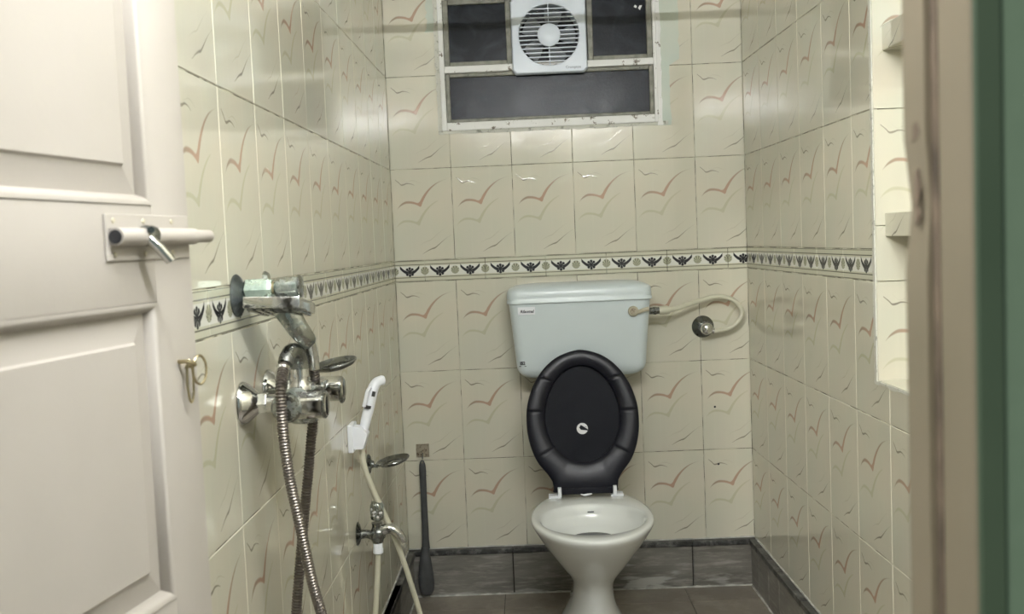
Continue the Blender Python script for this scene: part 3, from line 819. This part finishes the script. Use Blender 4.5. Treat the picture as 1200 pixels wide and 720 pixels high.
def seat_ring():
    bm_ = new(); segs = []
    # resample outline by angle about (0,.236)
    N = 180; outer = []
    for i in range(N):
        ang = 2 * PI * i / N; best = None
        dx, ds = math.cos(ang), math.sin(ang)
        for (x0, s0), (x1, s1) in zip(O0, O0[1:] + O0[:1]):
            ex, es = x1 - x0, s1 - s0; det = dx * (-es) + ex * ds
            if abs(det) < 1e-12: continue
            rx, rs = x0, s0 - .236
            t_ = (rx * (-es) + ex * rs) / det; k_ = (dx * rs - ds * rx) / det
            if t_ > 0 and -1e-6 <= k_ <= 1 + 1e-6: best = t_ if best is None else max(best, t_)
        outer.append((dx * best, .236 + ds * best))
    seams = [int(N * a_ / 360) for a_ in (3, 42, 138, 177, 222, 318)]
    prof_ = [(0, -.006), (0, .002), (.03, .0055), (.12, .0085), (.35, .0105), (.62, .0095), (.85, .0055), (.97, .001), (1, -.002), (1, -.008)]
    rings_ = []
    for f_, h in prof_:
        R_ = []
        for i in range(N):
            ang = 2 * PI * i / N; o_ = outer[i]; e_ = eggpt(ang)
            hh = h - (.0022 if (i in seams and .01 < f_ < .98) else 0) + (.0003 if ((i + 1) in seams or (i - 1) in seams) and .01 < f_ < .98 else 0)
            R_.append(SP(o_[0] + (e_[0] - o_[0]) * f_, o_[1] + (e_[1] - o_[1]) * f_, hh))
        rings_.append(R_)
    loft(bm_, rings_ + [rings_[0]], False, False); bmesh.ops.remove_doubles(bm_, verts=bm_.verts, dist=1e-6)
    return bm_
sbm = seat_ring()
put('seat', sbm, 'seat_black', wc, True, 35, label='glossy black toilet seat ring raised against the lid')
bm = new()
bm.free()
for x in (.507, .6735):
    bm = new(); box(bm, x - .0055, x + .0055, -.340, -.322, .405, .434, .002, 2); put('hinge_post', bm, 'white_plastic', wc, True)
bm = new(); box(bm, .513, .6675, -.336, -.312, .411, .430, .004, 2); tube(bm, [(.505, -.326, .424), (.676, -.326, .424)], .004, 8)
put('hinge_bar', bm, 'seat_black', wc, True)
bm = new(); tube(bm, spline([(.570, -.338, .4125), (.580, -.341, .4105), (.590, -.340, .4115), (.603, -.338, .413)], 4), lambda i, n: .0018 + .0018 * math.sin(PI * i / n), 8); put('hinge_nub', bm, 'white_plastic', wc, True)
bm = new(); box(bm, .584, .603, -.4185, -.4165, .378, .381, .0005); put('flush_slot', bm, 'dark_void', wc, True)
bm = new(); rings = []
for ins, h in ((.004, -.024), (.000, -.020), (.000, -.012), (.003, -.010), (.05, -.0125), (.12, -.014)):
    rings.append([SP(x, s, h) for x, s in outline(ins)])
loft(bm, rings); lid = put('lid', bm, 'lid_black', wc, True, 50, label='black toilet lid leaning back behind the seat ring')
def disc(cx_, cs, r, h, th=.0006, n=28, cut=None):
    bm_ = new()
    loft(bm_, [[SP(cx_ + math.cos(2 * PI * i / n) * r, cs + math.sin(2 * PI * i / n) * r, h) for i in range(n)], [SP(cx_ + math.cos(2 * PI * i / n) * r, cs + math.sin(2 * PI * i / n) * r, h + th) for i in range(n)]])
    return bm_
sx, ss = -.0015, .190
stk = put('round_sticker', disc(sx, ss, .0172, -.0135, .0012), 'sticker_white', lid, True, None, label='small round white sticker with a dark leaf mark')
def flat(pts, h0, h1):
    bm_ = new(); loft(bm_, [[SP(x, s, h0) for x, s in pts], [SP(x, s, h1) for x, s in pts]]); return bm_
put_pts = [(-.0095, .0030), (-.0045, .0115), (.0010, .0085), (.0075, .0035), (.0160, -.0020), (.0168, -.0068), (.0060, -.0050), (-.0045, -.0035)]
put('leaf_mark', flat([(sx + x, ss + s) for x, s in put_pts], -.0124, -.0116), 'lid_black', stk, True, None)
wp = [(.0045, .0035), (.0085, .0048), (.0150, .0040), (.0175, .0005), (.0100, .0006)]
put('leaf_gap', flat([(sx + x, ss + s) for x, s in [(.002, .0048), (.010, .0062), (.0165, .0040), (.0105, .0042)]], -.0124, -.0114), 'print_grey', stk, True, None)

# ------------------------------------------------------------------ toilet brush on the back wall
hk = thing('adhesive_hook', 'small square rusty hook plate stuck on the back wall left of the toilet', 'hook', (.0625, 0, .495))
bm = new(); box(bm, .0405, .0845, -.0025, .0, .472, .517, .001); put('plate', bm, 'rusty_plate', hk, True, None)
bm = new(); tube(bm, spline([(.063, -.001, .486), (.063, -.012, .484), (.063, -.018, .478), (.063, -.018, .470), (.063, -.021, .475)], 4), .0022, 8); put('prong', bm, 'dark_chrome', hk, True)
br = thing('toilet_brush', 'dark grey flat toilet brush hanging in the left corner', 'toilet brush', (.062, -.03, .05))
bm = new(); rings = []
for z, hw, dy, y in ((.466, .003, .002, -.018), (.462, .007, .004, -.018), (.450, .0105, .005, -.019), (.43, .0118, .006, -.020), (.40, .0108, .006, -.021), (.33, .0105, .006, -.022), (.27, .0110, .006, -.024), (.20, .0115, .007, -.028), (.17, .0140, .008, -.031)):
    rings.append([V((.0615 + hw * math.cos(2 * PI * i / 16), y + dy * math.sin(2 * PI * i / 16), z)) for i in range(16)])
loft(bm, rings); put('handle', bm, 'brush_grey', br, True)
bm = new(); rings = []
for z, hw, dy, y in ((.175, .013, .008, -.032), (.15, .0165, .010, -.037), (.12, .021, .012, -.042), (.09, .025, .013, -.044), (.06, .0265, .014, -.045), (.04, .0255, .013, -.045), (.026, .021, .011, -.045), (.018, .014, .008, -.045), (.015, .006, .004, -.045)):
    rings.append([V((.059 + hw * math.cos(2 * PI * i / 20), y + dy * math.sin(2 * PI * i / 20), z)) for i in range(20)])
loft(bm, rings); put('brush_head', bm, 'brush_grey', br, True)
bm = new(); lathe(bm, (.0625, -.022, .4595), (0, -1, 0), [(.0035, 0), (.0035, .0016)], 10); put('hanging_hole', bm, 'chrome', br, True)

# ------------------------------------------------------------------ fittings on the left wall
def lw(y): return .0101 * y              # x of the left wall face
def flange(bm, y, z, prof, n=32): return lathe(bm, (lw(y), y, z), (1, -.0101, 0), prof, n)
# wall mixer
mx = thing('shower_mixer', 'chrome two-knob wall mixer with a shower hose on the left wall', 'mixer tap', (0, -1.70, .94))
for y, z in ((-1.77, .945), (-1.62, .945)):
    bm = new(); flange(bm, y, z, [(.034, 0), (.0345, .003), (.031, .009), (.024, .018), (.017, .026), (.0145, .029)]); put('wall_flange', bm, 'chrome_clean', mx, True)
    bm = new(); lathe(bm, (.004, y, z), (1, 0, 0), [(.0155, 0), (.0165, .002), (.0165, .018), (.0155, .020)], 6); put('union_nut', bm, 'chrome', mx, True, 20)
    bm = new(); lathe(bm, (.020, y, z - .002), (1, 0, 0), [(.0145, 0), (.0145, .040)], 24); put('inlet_leg', bm, 'chrome', mx, True)
bm = new(); tube(bm, [(.056, -1.795, .938), (.056, -1.790, .938), (.056, -1.60, .938), (.056, -1.595, .938)], lambda i, n: .020 if i in (0, n - 1) else .0235, 24)
put('body_bar', bm, 'stained_chrome', mx, True)
bm = new(); tube(bm, [(.062, -1.70, .925), (.062, -1.70, .908), (.062, -1.70, .900)], lambda i, n: (.026, .026, .020)[i], 24); put('lower_outlet', bm, 'stained_chrome', mx, True)
bm = new(); box(bm, .074, .100, -1.712, -1.672, .952, .966, .003, 2); put('diverter_block', bm, 'chrome', mx, True)
def knob(bm, c, r, L, n=12):
    rings_ = []
    for h, k in ((0, .75), (.004, .95), (.010, 1.0), (L - .008, 1.0), (L - .003, .97), (L, .80), (L + .0005, .3)):
        R_ = []
        for i in range(n * 6):
            a_ = 2 * PI * i / (n * 6); rr = r * k * (1 - (.055 if h > .006 and h < L - .002 else .02) * (.5 + .5 * math.cos(a_ * n)))
            R_.append(V(c) + V((h, math.cos(a_) * rr, math.sin(a_) * rr)))
        rings_.append(R_)
    return loft(bm, rings_)
bm = new(); knob(bm, (.060, -1.768, .938), .0215, .056, 6); put('knob', bm, 'chrome', mx, True, 30)
bm = new(); knob(bm, (.062, -1.622, .942), .0215, .054, 6); put('knob', bm, 'chrome', mx, True, 30)
for y in (-1.768, -1.622):
    bm = new(); lathe(bm, (.1085, y, .9385), (1, 0, 0), [(.019, 0), (.0222, .001), (.0222, .004), (.020, .006)], 28); put('knob_ring', bm, 'dark_chrome', mx, True)
bm = new(); lathe(bm, (.062, -1.71, .955), (0, 0, 1), [(.018, 0), (.017, .008), (.0125, .014), (.0125, .020), (.0155, .021), (.0155, .034), (.0125, .036)], 24); put('outlet_collar', bm, 'chrome_clean', mx, True)
bm = new(); tube(bm, spline([(.062, -1.71, .988), (.062, -1.712, 1.003), (.061, -1.722, 1.016), (.057, -1.738, 1.020), (.053, -1.752, 1.012), (.051, -1.760, 1.003)], 5), lambda i, n: .0155 - .004 * i / n, 16)
put('elbow', bm, 'dark_chrome', mx, True)
# ribbed hose
hs = thing('shower_hose', 'ribbed steel shower hose looping down from the wall mixer', 'hose', (.05, -1.75, .60))
P = spline([(.050, -1.764, 1.000), (.0515, -1.782, .9905), (.0525, -1.802, .970), (.0540, -1.810, .940), (.0551, -1.811, .8998), (.0598, -1.808, .833), (.0702, -1.802, .758), (.0816, -1.792, .667), (.0922, -1.782, .606), (.11, -1.77, .50), (.115, -1.75, .38), (.09, -1.73, .29), (.055, -1.715, .27), (.030, -1.71, .34), (.026, -1.71, .46), (.0335, -1.71, .581), (.0439, -1.705, .668), (.0545, -1.70, .751), (.0649, -1.695, .827), (.0722, -1.692, .883), (.079, -1.688, .925), (.081, -1.688, .965), (.081, -1.694, 1.00), (.080, -1.702, 1.025)], 10)
P = resample(P, .0016)
bm = new(); tube(bm, P, lambda i, n: .0078 + (.0011 if i % 3 == 0 else (-.0011 if i % 3 == 1 else .0006)), 10)
put('ribbed_tube', bm, 'hose_steel', hs, True, 60)
bm = new(); lathe(bm, (.0485, -1.772, .990), (-.1, -.4, -1), [(.0105, -.012), (.011, 0), (.010, .012)], 16); put('hose_nut', bm, 'chrome', hs, True)
bm = new(); tube(bm, [(.081, -1.692, .985), (.081, -1.694, 1.003), (.0795, -1.705, 1.030)], .0098, 14); put('hose_nut', bm, 'chrome', hs, True)
# hand shower hanging under the angle valve
sh = thing('hand_shower', 'flat square chrome hand shower hooked below the upper valve', 'hand shower', (.045, -1.75, 1.08))
MT = Matrix.Translation((.0445, -1.745, 1.0905)) @ Matrix.Rotation(math.radians(-9), 4, 'X') @ Matrix.Rotation(math.radians(2), 4, 'Y')
bm = new(); box(bm, -.044, .044, -.055, .055, -.006, .0125, .003, 2); bm.transform(MT); put('head', bm, 'chrome', sh, True, 30)
bm = new()
for k in range(6): x = -.034 + k * .0136; box(bm, x - .0045, x + .0045, -.050, .050, -.0095, -.005, .001)
bm.transform(MT); put('spray_strips', bm, 'dark_chrome', sh, True, None)
bm = new()
Hp = spline([(.050, -1.742, 1.092), (.058, -1.742, 1.078), (.068, -1.738, 1.058), (.077, -1.730, 1.042), (.081, -1.718, 1.032), (.081, -1.708, 1.029)], 5)
tube(bm, Hp, lambda i, n: .0205 - .009 * i / n, 14, sq=.5, ref=(1, .3, 0)); put('handle', bm, 'stained_chrome', sh, True)
# angle valve above
def angle_valve(y, z, label, s=1.0):
    v = thing('angle_valve', label, 'valve', (0, y, z))
    bm = new(); flange(bm, y, z, [(.033 * s, 0), (.0335 * s, .002), (.030 * s, .006), (.0215 * s, .010), (.019 * s, .013), (.011 * s, .016), (.011 * s, .03)]); put('wall_flange', bm, 'tarnished_flange', v, True)
    bm = new(); lathe(bm, (.000, y, z + .008), (1, 0, 0), [(.013 * s, -.004), (.019 * s, 0), (.019 * s, .034), (.015 * s, .040)], 6); put('hex_body', bm, 'green_chrome', v, True, 20)
    bm = new(); lathe(bm, (.034, y, z + .010), (1, 0, 0), [(.010 * s, 0), (.010 * s, .014)], 16); put('stem', bm, 'brass_worn', v, True)
    bm = new(); knob(bm, (.044, y, z + .010), .017 * s, .038, 8); put('knob', bm, 'stained_chrome', v, True, 30)
    bm = new(); lathe(bm, (.0805, y, z + .010), (1, 0, 0), [(.013 * s, 0), (.0175 * s, .001), (.0175 * s, .004), (.014 * s, .005)], 24); put('knob_cap', bm, 'dark_chrome', v, True)
    return v
angle_valve(-1.765, 1.113, 'tarnished angle valve above the hand shower on the left wall')
pl = thing('pipe_plug', 'small round stained pipe cap on the border tiles behind the angle valve', 'pipe cap', (0, -1.60, 1.13))
bm = new(); flange(bm, -1.60, 1.13, [(.016, 0), (.0165, .003), (.013, .008), (.0001, .010)]); put('cap', bm, 'stained_chrome', pl, True)
# soap dishes
def dish(y, z, xc, R, label, mat, tilt):
    d = thing('soap_dish', label, 'soap dish', (0, y, z), group=None)
    bm = new(); flange(bm, y, z - .004, [(.027, 0), (.0275, .003), (.022, .007), (.010, .010), (.009, .016)]); put('wall_plate', bm, 'dark_chrome', d, True)
    M_ = Matrix.Translation((xc, y, z)) @ Matrix.Rotation(-tilt[0], 4, 'Y') @ Matrix.Rotation(tilt[1], 4, 'X')
    bm = new(); tube(bm, [(.008, y, z - .008), (xc - R * .9, y, z - .010)], .0045, 10); put('arm', bm, 'dark_chrome', d, True)
    bm = new(); lathe(bm, (0, 0, 0), (0, 0, 1), [(.001, -.0055), (R * .55, -.005), (R * .86, -.001), (R, .004), (R * 1.02, .006), (R, .0075), (R * .93, .005), (R * .82, .0015), (R * .55, -.002), (R * .5, -.0005), (R * .3, -.0015), (.001, -.002)], 40, False)
    bm.transform(M_); put('dish', bm, mat, d, True, 60)
dish(-1.50, .966, .078, .041, 'round chrome soap dish just behind the wall mixer', 'dark_chrome', (math.radians(9), math.radians(7)))
dish(-.69, .609, .060, .045, 'round grey metal soap dish low on the wall below the sprayer', 'dark_chrome', (math.radians(11), math.radians(4)))
# health faucet sprayer in its holder
hd = thing('sprayer_holder', 'white plastic wall holder carrying the spray handset', 'holder', (0, -.92, .72))
bm = new()
pr = [(-.008, .746), (-.006, .754), (.022, .750), (.038, .733), (.026, .697), (-.006, .697)]
rings = [[V((x, yy, z)) for x, z in pr] for yy in (-.945, -.905)]
loft(bm, rings); bmesh.ops.bevel(bm, geom=bm.edges[:], offset=.0015, segments=1, affect='EDGES'); put('cradle', bm, 'white_plastic', hd, True, 30)
bm = new(); box(bm, lw(-.92), .004, -.95, -.89, .690, .758, .002); put('backplate', bm, 'white_plastic', hd, True, 30)
hf = thing('bidet_sprayer', 'white hand bidet sprayer standing in the wall holder', 'sprayer', (.03, -.9, .74))
bm = new(); tube(bm, spline([(.025, -.912, .742), (.031, -.909, .765), (.038, -.906, .790), (.044, -.904, .815), (.050, -.902, .836), (.058, -.896, .850), (.068, -.886, .855)], 5), lambda i, n: .0112 + .0025 * math.sin(i / n * PI), 16)
put('body', bm, 'white_plastic', hf, True)
bm = new(); lathe(bm, (.066, -.888, .8545), (.75, .6, -.05), [(.0115, 0), (.0125, .004), (.0115, .009), (.009, .010)], 20); put('spray_head', bm, 'white_plastic', hf, True)
bm = new(); tube(bm, spline([(.030, -.926, .798), (.035, -.926, .815), (.040, -.923, .834), (.046, -.917, .842)], 4), lambda i, n: .006, 10, sq=.8); put('trigger', bm, 'white_plastic', hf, True)
bm = new(); tube(bm, [(.037, -.917, .793), (.0385, -.918, .799)], .0085, 10); tube(bm, [(.051, -.914, .820), (.054, -.913, .832)], .0045, 8); put('trigger_gap', bm, 'rubber', hf, True)
bm = new(); lathe(bm, (.022, -.913, .728), (.25, .1, 1), [(.0085, 0), (.0105, .002), (.0105, .020), (.0098, .022)], 12); put('connector', bm, 'white_plastic', hf, True)
ho = thing('sprayer_hose', 'long cream plastic hose running from the bib tap up to the sprayer', 'hose', (.06, -.87, .45))
P = spline([(.022, -.914, .728), (.0185, -.916, .700), (.0195, -.915, .665), (.026, -.908, .628), (.038, -.895, .583), (.055, -.883, .532), (.073, -.872, .480), (.087, -.862, .432), (.100, -.850, .380), (.112, -.840, .325), (.127, -.820, .247), (.140, -.80, .15), (.135, -.79, .06), (.10, -.80, .014), (.05, -.83, .014), (.026, -.86, .05), (.017, -.885, .14), (.020, -.886, .22), (.026, -.886, .28), (.034, -.886, .358), (.0385, -.885, .41), (.040, -.885, .425)], 10)
bm = new(); tube(bm, P, .0069, 12); put('tube', bm, 'cream_plastic', ho, True)
# bib tap
bt = thing('bib_tap', 'chrome two-way bib tap low on the left wall', 'tap', (0, -.885, .475))
bm = new(); flange(bm, -.885, .475, [(.029, 0), (.0295, .002), (.024, .005), (.014, .008), (.011, .010)]); put('wall_flange', bm, 'dark_chrome', bt, True)
bm = new(); tube(bm, spline([(.000, -.885, .474), (.014, -.885, .474), (.026, -.885, .472), (.040, -.885, .474), (.054, -.885, .479)], 4), lambda i, n: (.0115 - .001 * math.sin(i / n * PI * 2)) + .0075 * math.exp(-((i / n - .75) / .22) ** 2), 18)
lathe(bm, (.040, -.885, .470), (0, 0, 1), [(.013, -.018), (.0145, -.014), (.0185, 0), (.0150, .014), (.0115, .024), (.0135, .032)], 24)
put('body', bm, 'dark_chrome', bt, True)
bm = new(); tube(bm, spline([(.048, -.885, .480), (.064, -.885, .486), (.080, -.885, .483), (.093, -.885, .472), (.1005, -.885, .458), (.1025, -.885, .450)], 5), lambda i, n: .0135 - .0035 * i / n, 18); put('spout', bm, 'chrome', bt, True)
bm = new(); n_ = 8
rings = []
for h, k in ((0, .6), (.003, .9), (.008, 1.0), (.034, 1.0), (.041, .93), (.046, .7), (.048, .3)):
    rings.append([V((.0425 + math.cos(a_) * .0175 * k * (1 - .06 * (.5 + .5 * math.cos(a_ * n_))), -.885 + math.sin(a_) * .0175 * k * (1 - .06 * (.5 + .5 * math.cos(a_ * n_))), .508 + h)) for a_ in (2 * PI * i / 64 for i in range(64))])
loft(bm, rings); put('tap_knob', bm, 'stained_chrome', bt, True, 40)
bm = new()
random.seed(3)
for k in range(7):
    a_ = -PI / 2 + random.uniform(-.8, .8); z = .508 + random.uniform(.010, .034)
    lathe(bm, (.0425 + math.cos(a_) * .0163, -.885 + math.sin(a_) * .0163, z), (math.cos(a_), math.sin(a_), 0), [(.0034, 0), (.0030, .0014), (.0001, .0018)], 8)
put('lime_spots', bm, 'sticker_white', bt, True)
bm = new(); lathe(bm, (.040, -.885, .424), (0, 0, 1), [(.0095, 0), (.0125, .002), (.0125, .012), (.0115, .014), (.0115, .028), (.010, .030)], 14); put('hose_connector', bm, 'white_plastic', bt, True)

# ------------------------------------------------------------------ outside the frame: tube light over the door, rod across the room
tl = thing('tube_light', 'white batten tube light above the doorway inside the room', 'light', (.59, -2.80, 1.96))
bm = new(); box(bm, .10, 1.08, -2.812, -2.785, 1.945, 1.985, .003, 2); put('batten', bm, 'white_plastic', tl, True, 30)
bm = new(); tube(bm, [(.10, -2.765, 1.945), (1.08, -2.765, 1.945)], .008, 12); put('tube', bm, 'tube_glow', tl, True)
bm = new()
bm.free()
for x in (.088, 1.092):
    bm = new(); box(bm, x - .012, x + .012, -2.79, -2.750, 1.930, 1.975, .003); put('end_cap', bm, 'white_plastic', tl, True, 30)
rd = thing('curtain_rod', 'plain metal rod fixed across the room near the ceiling', 'rod', (.58, -.6, 1.899))
bm = new(); tube(bm, [(-.004, -.6, 1.899), (1.172, -.6, 1.899)], .0105, 14); put('rod', bm, 'dark_chrome', rd, True)

cl = thing('corridor_fill', 'unseen round fill lamp added in the corridor outside the doorway', 'lamp', (-.75, -5.0, 2.45))  # out of view, added as fill light for the green corridor wall
bm = new(); lathe(bm, (-.75, -5.0, 2.47), (0, 0, -1), [(.03, -.05), (.045, 0), (.045, .02)], 20); put('fill_base', bm, 'white_plastic', cl, True)
bm = new(); lathe(bm, (-.75, -5.0, 2.45), (0, 0, -1), [(.06 * math.sin(PI * i / 12), .06 - .06 * math.cos(PI * i / 12)) for i in range(13)], 20, False)
t = NT('fill_glow'); t.base((.9, .9, .9)); t.b.inputs['Emission Color'].default_value = (1.0, .97, .88, 1); t.b.inputs['Emission Strength'].default_value = FILL_POWER; MAT['fill_glow'] = t.m
put('fill_globe', bm, 'fill_glow', cl, True)
